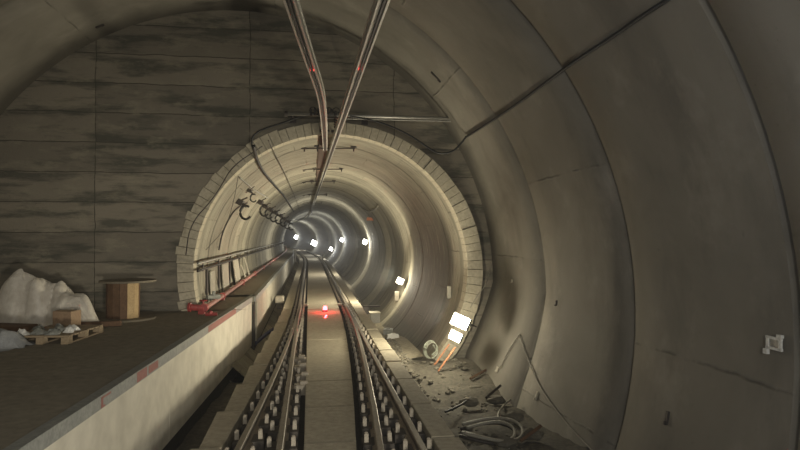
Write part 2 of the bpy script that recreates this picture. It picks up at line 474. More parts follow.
rail(lambda s: G+offA(s)-(.0 if s < 17.5 else .018*(s-17.5)), srange(-3, 20.2, .6), 'inner right switch rail, third from the left, ending near the red lamp')

# ------------------------------------------------------------------ fasteners
def fastener(loc, ang):
    t = thing('rail_fastener', '', 'rail fastener', loc, world=False)
    t.rotation_euler = (0, 0, ang)
    mb = MB(); mb.box((0, 0, -.135-.03), (.34, .20, .03)); mb.box((0, 0, -.19), (.36, .28, .10)); mb.build('baseplate', M['plate'], t)
    for sx in (-1, 1):
        mb = MB()
        mb.box((sx*.135, -.02, -.092), (.050, .06, .10), taper=.95)
        mb.cyl((sx*.135, -.02, -.046), (sx*.135, -.02, -.028), .018, 6)
        mb.build('lug', M['lug'], t)
    return t
proto = None
def put_fast(s, u, label, group):
    global proto
    loc = P(s, u, 0); ang = math.atan(-slope(s))*1.0
    if proto is None:
        proto = fastener(loc, ang); o = proto
    else:
        o = proto.copy(); COL.objects.link(o); o.location = loc; o.rotation_euler = (0, 0, ang)
        for ch in proto.children:
            c = ch.copy(); COL.objects.link(c); c.parent = o; c.matrix_parent_inverse = Matrix.Identity(4)
    o['label'] = label; o['group'] = group
def series(fun, s0, s1, st, where, group):
    s = s0; k = 0
    while s < s1:
        put_fast(s, fun(s), f'{ORD[k]} steel rail fastener from the camera along the {where}', group); k += 1; s += st
series(lambda s: -G+offA(s), 6.3, 33, .6, 'leftmost rail', 'fasteners along the leftmost rail')
series(lambda s: -G, 6.6, 17.5, .6, 'second rail from the left', 'fasteners along the second rail')
series(lambda s: G+offA(s), 6.6, 17.5, .6, 'third rail from the left', 'fasteners along the third rail')
series(lambda s: G, 6.3, 33, .6, 'rightmost rail', 'fasteners along the rightmost rail')
# row of paired base blocks between the two left rails near the frog
for i, (px, py) in enumerate(((301, 358), (302, 366), (304, 375), (303, 384))):
    p = ground(px, py, -.10)
    mb = MB(); mb.box((p.x, p.y, -.17), (.26, .17, .16), Matrix.Rotation(.146, 3, 'Z')); mb.box((p.x+.02, p.y, -.07), (.12, .08, .06), Matrix.Rotation(.146, 3, 'Z'))
    o = mb.build('spacer_block', M['lug'], bevel=.006); recentre(o)
    tag(o, f'{["farthest", "third", "second", "nearest"][i]} stubby steel spacer block inside the second rail from the left', 'spacer block', 'spacer blocks inside the left switch rail')

# ------------------------------------------------------------------ switch gear
def box_thing(name, c, s, mat, label, cat, rz=.146, bevel=.01, group=None):
    mb = MB(); mb.box(c, s, Matrix.Rotation(rz, 3, 'Z')); o = mb.build(name, mat, bevel=bevel); recentre(o); return tag(o, label, cat, group)
p = P(20.6, 0, -.05)
t = thing('stretcher_bar', 'dark steel stretcher bar lying across the rails just behind the red lamp', 'switch bar', tuple(P(20.6, -.7, -.09)))
mb = MB(); mb.tube([P(20.6, -1.5, -.14), P(20.6, 1.9, -.14)], .025, 8); mb.build('bar', M['darkmetal'], t)
mb = MB(); mb.box(P(20.6, -.55, -.06), (.12, .2, .06)); mb.build('clamp', M['lug'], t)
mb = MB(); mb.box(P(20.6, .55, -.06), (.12, .2, .06)); mb.build('clamp', M['lug'], t)
t = thing('point_machine', 'grey point machine box at the right of the track beyond the portal', 'point machine', tuple(P(21.5, 1.85, -.86)))
mb = MB(); mb.box(P(21.5, 1.82, -.66), (.34, .5, .38), Matrix.Rotation(.146, 3, 'Z')); mb.build('housing', M['steel'], t, bevel=.02)
mb = MB(); mb.box(P(21.5, 1.82, -.46), (.38, .54, .03), Matrix.Rotation(.146, 3, 'Z')); mb.build('lid', M['panel'], t, bevel=.008)
t = thing('junction_box', 'pale box beside the leftmost rail below the platform wall gap', 'box', tuple(P(22.6, -1.55, -.86)))
mb = MB(); mb.box(P(22.6, -1.50, -.07), (.30, .42, .24), Matrix.Rotation(.146, 3, 'Z')); mb.build('housing', M['panel'], t, bevel=.02)
mb = MB(); mb.box(P(22.6, -1.50, -.52), (.20, .3, .68), Matrix.Rotation(.146, 3, 'Z')); mb.build('post', M['rock'], t)
mb = MB(); mb.tube([P(16.6, -1.85, -.60), P(17.2, -1.6, -.45), P(17.4, -1.42, -.35)], .05, 8)
o = mb.build('hose', M['blue']); recentre(o); tag(o, 'short dark blue hose lying at the foot of the platform wall gap', 'hose')

# red lamp
rp = P(18.9, .03, -.09)
t = thing('red_lamp', 'glowing red lamp standing on the concrete between the rails', 'lamp', tuple(rp))
mb = MB(); mb.box(rp+Vector((0, .03, .03)), (.16, .10, .06)); mb.build('base', M['darkmetal'], t, bevel=.01)
mb = MB()
vs_ = []
for i in range(7):
    th = PI/2*i/6; vs_.append((math.cos(th)*.065, math.sin(th)*.065))
mb.tube([rp+Vector((0, .03, .06))]+[rp+Vector((0, .03, .06+.06+z)) for r_, z in vs_], [.065]+[max(.002, r_) for r_, z in vs_], 14)
mb.build('lens', M['redlamp'], t, smooth=True)
for i, (dx, dy) in enumerate(((.0, -2.1), (.03, -1.55))):  # glowing boxes stand in for the red lamp mirrored on the concrete
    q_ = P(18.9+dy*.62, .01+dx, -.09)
    mb = MB(); mb.box(q_+Vector((0, 0, .012)), (.05, .16, .024)); o = mb.build('red_reflection', M['redlamp']); recentre(o)
    tag(o, 'glowing red glint of the lamp on the concrete, %s' % ('farther in front of the red lamp' if i == 0 else 'closest in front of the red lamp'), 'reflection', 'red reflections')

# ------------------------------------------------------------------ platform
PH = .66
def edgeX(y): return -2.444-.086*y
ys = srange(-12, 16.6, .65)
pl = bpy.data.objects.new('floor_platform', None); COL.objects.link(pl); pl['kind'] = 'structure'
# deck: from the edge to the left lining, up to the end wall
mb = MB(); vs = []; fs = []
lim = math.sqrt(TR**2-(PH-TZ)**2)-.01
for y in ys:
    e = Vector((edgeX(y)-.08, y, PH))
    lu = TC-lim
    if y <= 12.2:
        L = P(y, lu, PH); L = Vector((L.x, L.y, PH))
    else: L = None
    for k in range(2):
        pass
    vs.append(e); vs.append(L if L else P(min(y, 13.5), BC-2.84 if y > 13.6 else lu, PH))
    if y > 13.6: vs[-1] = P(y, BC-2.84, PH)
n = len(ys)
for i in range(n-1): fs.append((2*i, 2*i+1, 2*i+3, 2*i+2))
mb.add(vs, fs)
# corner piece against the end wall
deckm = MB()
ins = [y for y in ys if y <= 12.2]
yl = ins[-1]
pts = []
for y in ins: pts.append((Vector((edgeX(y)-.08, y, PH)), P(y, lu, PH)))
V2 = []; F2 = []
for a_, b_ in pts:
    for k in range(9): V2.append(a_.lerp(b_, k/8))
for i in range(len(pts)-1):
    for k in range(8): F2.append((i*9+k, i*9+k+1, (i+1)*9+k+1, (i+1)*9+k))
deckm.add(V2, F2)
ec = Vector((edgeX(13.25)-.08, 13.25, PH))
deckm.add([pts[-1][0], pts[-1][1], P(13.55, lu, PH), P(13.55, -1.7, PH), ec], [(0, 1, 2, 3, 4)])
inner = [y for y in srange(13.25, 16.6, .4)]
V2 = []; F2 = []
for y in inner:
    V2.append(Vector((edgeX(y)-.08, y, PH))); V2.append(P(y+.0, BC-2.84, PH))
for i in range(len(inner)-1): F2.append((2*i, 2*i+1, 2*i+3, 2*i+2))
deckm.add(V2, F2)
deckm.build('deck', M['deck'], pl, fix=False)
# coping and fascia along the near edge
def abs_sweep(prof, ys, name, mat, **kw):
    mb = MB(); mb.sweep(prof, [(lambda u, z, y=y: Vector((edgeX(y)+u, y, z))) for y in ys]); return mb.build(name, mat, pl, **kw)
abs_sweep([(-.10, PH-.13), (.02, PH-.13), (.02, PH+.004), (-.10, PH+.004)], ys, 'coping', M['coping'])
pj = [-12, -8, -4.0, .2, 4.4, 8.6, 12.75, 16.6]
for i in range(len(pj)-1):
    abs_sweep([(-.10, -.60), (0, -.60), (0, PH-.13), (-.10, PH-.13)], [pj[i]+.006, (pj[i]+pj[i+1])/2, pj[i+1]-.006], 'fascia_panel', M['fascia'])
abs_sweep([(-.2, -.9), (-.03, -.9), (-.03, -.59), (-.2, -.59)], ys, 'footing', M['bed'])
# faded red paint marks on the coping
def mark(y0, y1, z0, z1, name='paint_mark'):
    mb = MB(); mb.hexa([Vector((edgeX(y0)+.021, y0, z0)), Vector((edgeX(y1)+.021, y1, z0)), Vector((edgeX(y1)+.021, y1, z1)), Vector((edgeX(y0)+.021, y0, z1))],
                       [Vector((edgeX(y0)+.024, y0, z0)), Vector((edgeX(y1)+.024, y1, z0)), Vector((edgeX(y1)+.024, y1, z1)), Vector((edgeX(y0)+.024, y0, z1))])
    return mb
mark(7.2, 7.55, PH-.12, PH-.005).build('paint_mark', M['paint'], pl)
mark(7.62, 8.0, PH-.11, PH-.015).build('paint_mark', M['paint'], pl)
cm = MB()
for y0, y1, z0, z1 in ((6.15, 6.2, PH-.12, PH-.02), (6.15, 6.4, PH-.035, PH-.015), (6.15, 6.25, PH-.125, PH-.105)):
    x = mark(y0, y1, z0, z1); cm.add(x.v, x.f)
cm.build('paint_mark', M['paint'], pl)
mark(10.9, 13.6, PH-.12, PH-.01).build('paint_mark', M['paint'], pl)
# platform inside the bore
mb = MB(); ss = ssteps(16.3, 225)
mb.sweep([(-1.86, PH), (BC-2.84, PH), (BC-2.84, PH-.2), (-1.86, PH-.2)], frames(ss)); mb.build('deck', M['deck'], pl)
mb = MB(); mb.sweep([(-1.80, PH-.13), (-1.80, PH+.004), (-1.92, PH+.004), (-1.92, PH-.13)], frames(ss)); mb.build('coping', M['coping'], pl)
s = 16.62; k = 0
mbf = MB()
while s < 150:
    w = 1.8
    mbf.sweep([(-1.81, -.60), (-1.81, PH-.13), (-1.90, PH-.13), (-1.90, -.60)], frames([s+.02, s+w*.5, s+w-.02])); s += w
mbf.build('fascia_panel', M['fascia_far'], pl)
mb = MB(); mb.sweep([(-1.98, -.9), (-1.98, PH-.14), (-1.85, PH-.14), (-1.85, -.9)], frames(ss)); mb.build('footing', M['bed'], pl)

# ------------------------------------------------------------------ pallet
pc = Vector((-5.24, 9.05, PH))
def R(a): return Matrix.Rotation(a, 3, 'Z')
RZ = .03
def local(x, y, z): return pc+R(RZ)@Vector((x, y, z))
t = thing('pallet', 'grey-brown wooden pallet lying on the platform in front of the sheet', 'pallet', tuple(pc))
for j in range(3):
    mb = MB(); mb.box(local(-.36+j*.36, .55, .012), (.10, 1.15, .022), R(RZ)); mb.build('skid', M['wood'], t)
for j in range(3):
    for i in range(3):
        mb = MB(); mb.box(local(-.36+j*.36, .05+i*.5, .062), (.11, .12, .078), R(RZ)); mb.build('block', M['wood'], t)
for i in range(7):
    mb = MB(); mb.box(local(0, .05+i*.166, .115), (.84, .11, .022), R(RZ)); mb.build('board', M['wood'], t)
for i in range(3):
    mb = MB(); mb.box(local(0, .05+i*.5, .0995), (.80, .09, .008), R(RZ)); mb.build('stringer', M['wood'], t)

# bits on the pallet
rr = random.Random(11)
bits = [(-.30, .08), (-.1, .15), (.12, .1), (.27, .28), (-.2, .33), (.05, .38), (.2, .52), (-.3, .55), (-.05, .62)]
kinds = ['bent grey metal scrap', 'flat dull metal scrap', 'light grey broken offcut', 'small crumpled foil scrap', 'dark curled offcut', 'pale jagged offcut', 'dusty green-grey scrap piece', 'broken grey bracket', 'small pale tube offcut']
wh = ['at the front left of the pallet', 'at the front middle of the pallet', 'at the front right of the pallet', 'near the right edge of the pallet', 'in the second row of scraps, left side', 'in the middle of the pallet', 'toward the back right of the pallet', 'toward the back left of the pallet', 'at the back middle of the pallet']
for i, (x, y) in enumerate(bits):
    mb = MB(); c = local(x, y, .128)
    n0 = 9; prev = None; vs = []
    w = rr.uniform(.05, .085)
    for lv in range(3):
        for k in range(n0):
            th = 2*PI*k/n0
            r_ = w*(1.2 if lv == 0 else (.95 if lv == 1 else .4))*rr.uniform(.65, 1.25)
            vs.append(c+Vector((math.cos(th)*r_*1.5, math.sin(th)*r_, [0, .035, .07][lv]*rr.uniform(.8, 1.3) if lv else 0)))
    fs = [(l*n0+k, l*n0+(k+1) % n0, (l+1)*n0+(k+1) % n0, (l+1)*n0+k) for l in range(2) for k in range(n0)]+[tuple(2*n0+k for k in range(n0)), tuple(range(n0-1, -1, -1))]
    mb.add(vs, fs); o = mb.build('scrap_piece', M['debris'] if i % 3 else M['white']); recentre(o); tag(o, f'{kinds[i]} lying {wh[i]}', 'scrap', 'scraps on the pallet')

# cardboard box
c = Vector((-5.60, 10.45, PH))
t = thing('cardboard_box', 'small brown cardboard box tucked behind the pallet under the white sheet', 'box', tuple(c))
mb = MB(); mb.box(c+Vector((0, 0, .16)), (.34, .26, .32), R(-.15)); mb.build('carton', M['card'], t, bevel=.006)
mb = MB(); mb.box(c+Vector((-.0, 0, .325)), (.345, .12, .008), R(-.15)); mb.build('flap', M['wood'], t)
# second box under sheet
# crumpled sheet
def drape(cx, cy, rx, ry, h, seed, z0, nr=26, na=72, humps=None, crump=.09):
    vs = []; fs = []
    for i in range(nr+1):
        t_ = i/nr
        for k in range(na):
            th = 2*PI*k/na
            edge = 1+.16*math.sin(3*th+seed)+.10*math.sin(7*th+seed*2)+.05*math.sin(13*th)
            x = math.cos(th)*rx*t_*edge; y = math.sin(th)*ry*t_*edge
            hh = 0
            for (hx, hy, hw, ht) in (humps or [(0, 0, .7, 1)]):
                q = ((x-hx)/rx)**2+((y-hy)/ry)**2
                hh = max(hh, ht*math.exp(-(q/(hw*hw))**2.6))
            p = Vector((x*2.2, y*2.2, seed))
            pw = p+noise.noise_vector(p*.7)*.5
            va = noise.voronoi(Vector((pw.x*.62, pw.y*1.2, seed)))[0]; vb = noise.voronoi(Vector((pw.x*2.1, pw.y*2.4, seed+4)))[0]
            cr = crump*(1.1*(.8-va[0]*1.6)+.55*(.6-vb[0]*1.5)-.25*(noise.noise(pw*1.3) > .12))
            z = h*.90*hh+cr*(.35+.65*min(1, hh*2))*(1-t_**6*.6)
            w = noise.noise_vector(p*1.5)*.07*min(1, t_*2)
            vs.append((cx+x+w.x, cy+y+w.y, max(z0+.006+.004*math.sin(k), z0+z)))
    for i in range(nr):
        for k in range(na): fs.append((i*na+k, i*na+(k+1) % na, (i+1)*na+(k+1) % na, (i+1)*na+k))
    mb = MB(); mb.add(vs, fs); return mb
mb = drape(-6.30, 11.1, .92, .55, .92, 2.3, PH, 40, 110, humps=[(-.32, 0, .62, 1.0), (.42, -.08, .52, .66), (.0, .1, .6, .80)], crump=.17)
o = mb.build('plastic_sheet', M['sheet'], smooth=False, fix=False)
tag(recentre(o), 'crumpled dirty white plastic sheet heaped over materials against the end wall', 'plastic sheet')
mb = drape(-5.62, 8.85, .36, .34, .30, 5.1, PH, 16, 44, crump=.09)
o = mb.build('plastic_bag', M['bag'], fix=False); tag(recentre(o), 'grey translucent plastic bag lying left of the pallet at the picture edge', 'plastic bag')
mb = drape(-5.62, 9.95, .30, .20, .12, 8.7, PH+.0, 12, 36, crump=.08)
o = mb.build('plastic_wrap', M['sheet'], fix=False); tag(recentre(o), 'small crumple of pale plastic wrap left behind the pallet', 'plastic wrap')
# dark pipes/timber behind at the left edge
mb = MB(); mb.box((-7.6, 11.2, PH+.42), (1.0, .5, .16), R(.1)); mb.box((-7.6, 11.2, PH+.17), (.9, .46, .34), R(.1)); o = mb.build('timber_stack', M['wooddark'], bevel=.01); tag(recentre(o), 'dark stack of timber behind the white sheet at the left edge', 'timber')
# loose stuff low left: dark cloth/wood around the sheet
mb = MB(); mb.box((-6.55, 10.35, PH+.05), (.9, .35, .10), R(-.2)); o = mb.build('timber_offcut', M['wooddark'], bevel=.01); tag(recentre(o), 'dark reddish timber offcut under the front of the white sheet', 'timber')
mb = MB(); mb.box((-5.25, 10.75, PH+.05), (.8, .10, .09), R(.25)); o = mb.build('timber_offcut', M['wooddark'], bevel=.01); tag(recentre(o), 'dark timber offcut between the white sheet and the cable drum', 'timber')

# ------------------------------------------------------------------ cable drum
dc = at(120, 321, 11.6); dc = Vector((dc.x, 11.75, PH))
t = thing('cable_drum', 'empty wooden cable drum standing on end beside the end wall', 'cable drum', tuple(dc))
mb = MB(); mb.cyl(dc+Vector((.09, 0, 0)), dc+Vector((.09, 0, .035)), .50, 40); mb.build('flange', M['drumtop'], t)
mb = MB(); mb.cyl(dc+Vector((.09, 0, .705)), dc+Vector((.09, 0, .74)), .50, 40); mb.build('flange', M['drumtop'], t)
mb = MB(); ml = MB(); NP = 14
for k in range(NP):
    a0 = 2*PI*k/NP; a1 = 2*PI*(k+1)/NP-.02
    r_ = .295
    q0 = [Vector((math.cos(a)*rr_, math.sin(a)*rr_, 0)) for a, rr_ in ((a0, r_), (a1, r_), (a1, r_-.03), (a0, r_-.03))]
    am = (a0+a1)/2
    tgt = ml if -.85 < am-2*PI*(am > PI) < -.05 else mb
    tgt.hexa([dc+q+Vector((0, 0, .03)) for q in q0], [dc+q+Vector((0, 0, .71)) for q in q0])
mb.build('barrel', M['wooddark'], t)
o = ml.build('stave', M['woodlight'], t); o['label'] = 'light bare wood stave'

# ------------------------------------------------------------------ overhead conductor rails
CZ = 4.30
CP = [(-.052, .0), (-.030, .0), (-.022, .045), (.022, .045), (.030, 0), (.052, 0), (.048, .095), (.060, .095), (.060, .11), (-.060, .11), (-.060, .095), (-.048, .095)]
def interp(tab, y):
    for (a, xa), (b, xb) in zip(tab, tab[1:]):
        if y <= b: return xa+(xb-xa)*(y-a)/(b-a)
    return tab[-1][1]
def cond(path, ys, label, z=CZ):
    t = thing('conductor_rail', label, 'conductor rail', (path(ys[0]), ys[0], z))
    mb = MB(); mb.sweep(CP, [(lambda u, zz, y=y: Vector((path(y)+u, y, z+zz-.05))) for y in ys]); mb.build('profile', M['alu'], t)
    mb = MB(); mb.sweep([(-.010, -.016), (.010, -.016), (.010, .02), (-.010, .02)], [(lambda u, zz, y=y: Vector((path(y)+u, y, z+zz-.05))) for y in ys]); mb.build('contact_wire', M['darkmetal'], t)
    return t
RP = lambda y: B(y)+.24-.0105*min(y, 45)
cond(RP, srange(1.5, 40, .8)+srange(41, 160, 1.5), 'right-hand aluminium overhead conductor rail running straight into the tunnel')
LT = [(1.5, -.72), (5.4, -.96), (7.6, -1.08), (8.8, -1.13), (11.05, -1.36), (14.9, -1.80)]
def LPf(y):      # smoothed table
    return sum(interp(LT, y+k*.35) for k in (-2, -1, 0, 1, 2))/5 if y < 14.2 else interp(LT, y)
cond(LPf, srange(1.5, 14.8, .4), 'left-hand aluminium overhead conductor rail bending in and ending at the portal', CZ+.01)
# glowing boxes added for the red light reflected on them
for (fx, y, w) in ((LPf, 7.6, 'left overhead conductor rail'), (RP, 7.55, 'right overhead conductor rail')):
    mb = MB()
    mb.box((fx(y), y, CZ-.02), (.05, .035, .02))
    o = mb.build('red_glint', M['redspot'], bevel=.005); recentre(o); tag(o, f'tiny glowing red glint painted under the {w}', 'marker', 'red glints on the conductor rails')

# ------------------------------------------------------------------ cross bar at the portal
t = thing('cross_bar', 'galvanised horizontal support bar above the tunnel mouth, reaching to the right lining', 'support bar', tuple(P(13.0, -.9, 4.70)))
mb = MB(); mb.tube([P(13.0, -.9, 4.77), P(13.0, 2.80, 4.77)], .035, 10); mb.build('bar', M['steel'], t, smooth=True)
mb = MB(); mb.tube([P(13.0, -.15, 4.70), P(13.0, 2.80, 4.71)], .012, 8); mb.build('lower_rod', M['steel'], t)
for u in (-.8, -.12, .75):
    mb = MB(); mb.tube([P(13.0, u, 4.77), P(13.48, u, 4.77)], .02, 8); mb.box(P(13.47, u, 4.77), (.14, .03, .2), R(.146)); mb.build('bracket', M['darkmetal'], t)
mb = MB(); mb.box(P(13.0, 2.74, 4.77), (.05, .22, .24), R(.146)); mb.build('end_plate', M['steel'], t)
mb = MB(); mb.tube([P(13.0, -.9, 4.77), P(13.0, -.96, 4.77)], .06, 10); mb.build('end_collar', M['darkmetal'], t)
# hanger assemblies
def hanger(u, s, ztop, label, w=.12):
    t = thing('conductor_hanger', label, 'hanger', tuple(P(s, u, CZ+.11)), 'conductor hangers')
    mb = MB(); mb.box(P(s, u, CZ+.135), (w+.08, .09, .04), R(.146)); mb.build('clamp', M['darkmetal'], t)
    z0 = CZ+.155; nrib = 4; pts = []; rad = []
    for i in range(nrib*2+1):
        pts.append(P(s, u, z0+(ztop-z0)*(.15+.7*i/(nrib*2)))); rad.append(.055 if i % 2 else .028)
    mb = MB(); mb.tube([P(s, u, z0)]+pts+[P(s, u, ztop)], [.02]+rad+[.02], 12); mb.build('insulator', M['brown'], t)
    return t
hanger((RP(13.0)-B(13.0)), 13.0, 4.76, 'insulator hanger holding the right conductor rail to the cross bar')
hanger((LPf(13.0)-B(13.0)), 13.0, 4.76, 'insulator hanger holding the left conductor rail to the cross bar')
# gear cluster on bar
t = thing('clamp_cluster', 'dark cluster of clamps and cable loops on the cross bar between the conductor rails', 'clamps', tuple(P(12.9, -.2, 4.74)))
rr = random.Random(5)
mb = MB()
for i in range(7):
    mb.box(P(12.95, -.42+.085*i, 4.79+rr.uniform(-.03, .05)), (.05, .10, rr.uniform(.08, .16)), R(.146))
mb.build('clamp', M['darkmetal'], t)
mb = MB()
for i in range(4):
    c = P(12.86, -.38+.16*i, 4.84)
    mb.tube([c+Vector((math.cos(a)*.07, 0, math.sin(a)*.06)) for a in [2*PI*k/14 for k in range(15)]], .009, 6)
mb.build('cable_loop', M['black'], t)
# short horizontal frames inside the tunnel mouth (the T supports)
def tframe(px0, px1, py, s, pxs, label, drop=.25):
    a = at(px0, py, s); b = at(px1, py, s); z = a.z
    t = thing('conductor_support', label, 'support frame', ((a.x+b.x)/2, s, z), 'conductor supports in the tunnel')
    mb = MB(); mb.tube([a, b], .018, 8); mb.build('bar', M['darkmetal'], t)
    for px in pxs:
        q = at(px, py, s); m_ = slope(s)
        u = (q.x-B(s)); top = BZ+math.sqrt(BR**2-(u-BC)**2)
        mb = MB(); mb.tube([q-Vector((0, 0, .08)), Vector((q.x, s, top+.02))], .018, 8); mb.box(Vector((q.x, s, top-.01)), (.14, .14, .03)); mb.build('hanging_rod', M['darkmetal'], t)
    cx_ = RP(s); mb = MB(); mb.box((cx_, s, CZ+.075), (.15, .1, .03)); mb.tube([(cx_, s, CZ+.08), (cx_, s, z+.03)], .03, 8); mb.build('insulator', M['brown'], t)
for (sd, i) in ((15.1, 0), (19.9, 1), (24.6, 2), (32.5, 3), (41, 4)):
    py = 235-2.115*F/sd
    c = 400+F*RP(sd)/sd; w = .68*F/sd
    tframe(c-w, c+w*.85, py, sd, [c-w*.97, c-w*.5, c+w*.8], f'dark rod support frame over the conductor rail, {ORD[i]} inside the tunnel')
# dark strip along the crown
mb = MB(); ssx = srange(13.55, 27, .5)
mb.sweep([(-.17, 0), (.0, 0), (.0, -.03), (-.17, -.03)], [(lambda u, z, s=s: P(s, u-.06+.004*(s-13), BZ+BR-.035+z)) for s in ssx])
o = mb.build('crown_strip', M['brown']); recentre(o); tag(o, 'dark brown strip along the crown of the tunnel from its mouth', 'strip')

# ------------------------------------------------------------------ cables
def cable(pts, r, mat, label, name='cable', cat='cable', group=None, smooth=3, n=6):
    P0 = [Vector(p) for p in pts]
    for _ in range(smooth):
        Q = [P0[0]]
        for a, b in zip(P0, P0[1:]):
            Q += [a*.75+b*.25, a*.25+b*.75]
        Q.append(P0[-1]); P0 = Q
    mb = MB(); mb.tube(P0, r, n); o = mb.build(name, mat, smooth=True); recentre(o); return tag(o, label, cat, group)
W = lambda px, py, d: at(px, py, d)
# along right lining from upper right to the portal
t_pts = [tube_hit(x, y, TR-.05) for x, y in ((760, -62), (700, -22), (665, 1), (640, 17), (615, 35), (590, 51), (568, 66), (545, 83), (520, 102), (490, 122), (466, 137))]
cable(t_pts, .022, M['black'], 'thick black cable strung along the upper right of the lining', smooth=1)
mb = MB()
for i in range(1, len(t_pts)-1):
    pass
cable([t_pts[-1], W(459, 146, 13.1), W(452, 152, 13.1), W(440, 154, 13.1), W(430, 149, 13.1), W(415, 138, 13.1), W(398, 129, 13.1), W(380, 122, 13.1), W(362, 118, 13.0), W(350, 116, 12.9)], .02, M['black'], 'black cable sagging from the right lining to the cross bar')
cable([W(318, 114, 12.9), W(300, 116, 13.1), W(285, 122, 13.1), W(268, 127, 13.1), W(256, 132, 13.1), W(251, 139, 13.05), W(252, 148, 13.2), bore(256, 155, BR-.06)], .02, M['black'], 'black cable looping from the cross bar left to the tunnel mouth')
cable([bore(x, y, BR-.06) for x, y in ((253, 146), (256, 158), (262, 170), (268, 178), (276, 187), (284, 196), (290, 205), (294, 212))], .035, M['black'], 'thick black cable bundle running back along the upper left tunnel wall')
cable([bore(x, y, BR-.05) for x, y in ((268, 140), (276, 157), (284, 172), (291, 188), (297, 202), (300, 212))], .010, M['darkmetal'], 'thin grey wire along the upper left tunnel ceiling')
cable([bore(x, y, BR-.05) for x, y in ((262, 146), (232, 166), (222, 184), (212, 200), (190, 224), (186, 255))], .012, M['darkmetal'], 'thin conduit curving down the left tunnel wall by the mouth')
cable([bore(x, y, BR-.05) for x, y in ((240, 178), (254, 190), (268, 198))], .02, M['steel'], 'pale straight rod on the upper left tunnel wall', smooth=0)
cable([bore(x, y, BR-.05) for x, y in ((247, 203), (236, 208), (228, 220), (222, 234), (219, 250))], .022, M['darkmetal'], 'dark conduit dropping down the left tunnel wall to the handrail')
cable([bore(x, y, BR-.05) for x, y in ((238, 176), (234, 200), (226, 228), (206, 250))], .008, M['darkmetal'], 'thin drooping wire on the left tunnel wall')
# right wall arc cables
cable([tube_hit(x, y, TR-.03) for x, y in ((492, 262), (486, 285), (476, 297), (470, 308))], .012, M['greyhose'], 'thin grey lead running down to the bright floodlight')
cable([tube_hit(x, y, TR-.03) for x, y in ((519, 334), (523, 348), (530, 365), (538, 384), (552, 405), (568, 425), (583, 441), (600, 458))], .012, M['greyhose'], 'grey cable running down the lower right lining')
cable([tube_hit(x, y, TR-.03) for x, y in ((519, 334), (508, 350), (500, 368))], .012, M['greyhose'], 'short grey cable branching left down the lower lining')
# ditch hoses
cable([ground(x, y, -.78) for x, y in ((523, 388), (508, 400), (498, 410), (497, 420), (505, 422))], .018, M['greyhose'], 'grey hose curving across the rubble in the ditch')
gz = -.74
c0 = ground(482, 432, gz)
for i, (rx, ry, ox) in enumerate(((.50, .42, 0), (.44, .36, .05), (.55, .48, .06))):
    pts = [c0+Vector((ox+rx*math.cos(a), ry*math.sin(a), .03*i+.05*math.sin(2*a))) for a in [(-2.4+4.6*k/16) for k in range(17)]]
    cable(pts, .026, M['greyhose'] if i else M['darkmetal'], ['dark inner', 'pale middle', 'outer grey'][i]+' loop of hose coiled on the ditch floor', 'hose', 'hose', 'hoses coiled in the ditch', smooth=1)
cable([ground(x, y, -.7) for x, y in ((445, 411), (455, 407), (464, 402), (470, 397))], .02, M['black'], 'short dark bar lying on the rubble beside the track panels', 'bar', 'bar')
# coil of pale wire near the lamp
cc = bore(432, 350, BR-.22)
t = thing('wire_coil', 'coil of pale green wire hanging on the lower right wall beside the floodlight', 'wire coil', tuple(cc))
for i in range(3):
    rad = .17+.012*i
    mb = MB(); mb.tube([cc+Vector((-.02*i+rad*.75*math.cos(a), .35*rad*math.cos(a), rad*math.sin(a)+.01*i)) for a in [2*PI*k/24 for k in range(25)]], .009, 6); mb.build('loop', M['hose'], t, smooth=True)
mb = MB(); mb.tube([cc+Vector((.02, 0, .12)), cc+Vector((.10, 0, .0)), cc+Vector((0, 0, -.1))], .02, 6); mb.build('tie', M['hose'], t)
# rusty boards under the lamp
for i, (a_, b_) in enumerate((((449, 344), (432, 368)), ((455, 347), (438, 371)))):
    p0 = bore(a_[0], a_[1], BR-.06); p1 = bore(b_[0], b_[1], BR-.08)
    mb = MB(); mb.tube([p0, p1], .022, 4); o = mb.build('board', M['rust']); recentre(o); tag(o, ['left', 'right'][i]+' rust-brown strip leaning on the tunnel wall under the floodlight', 'board', 'rusty strips under the floodlight')

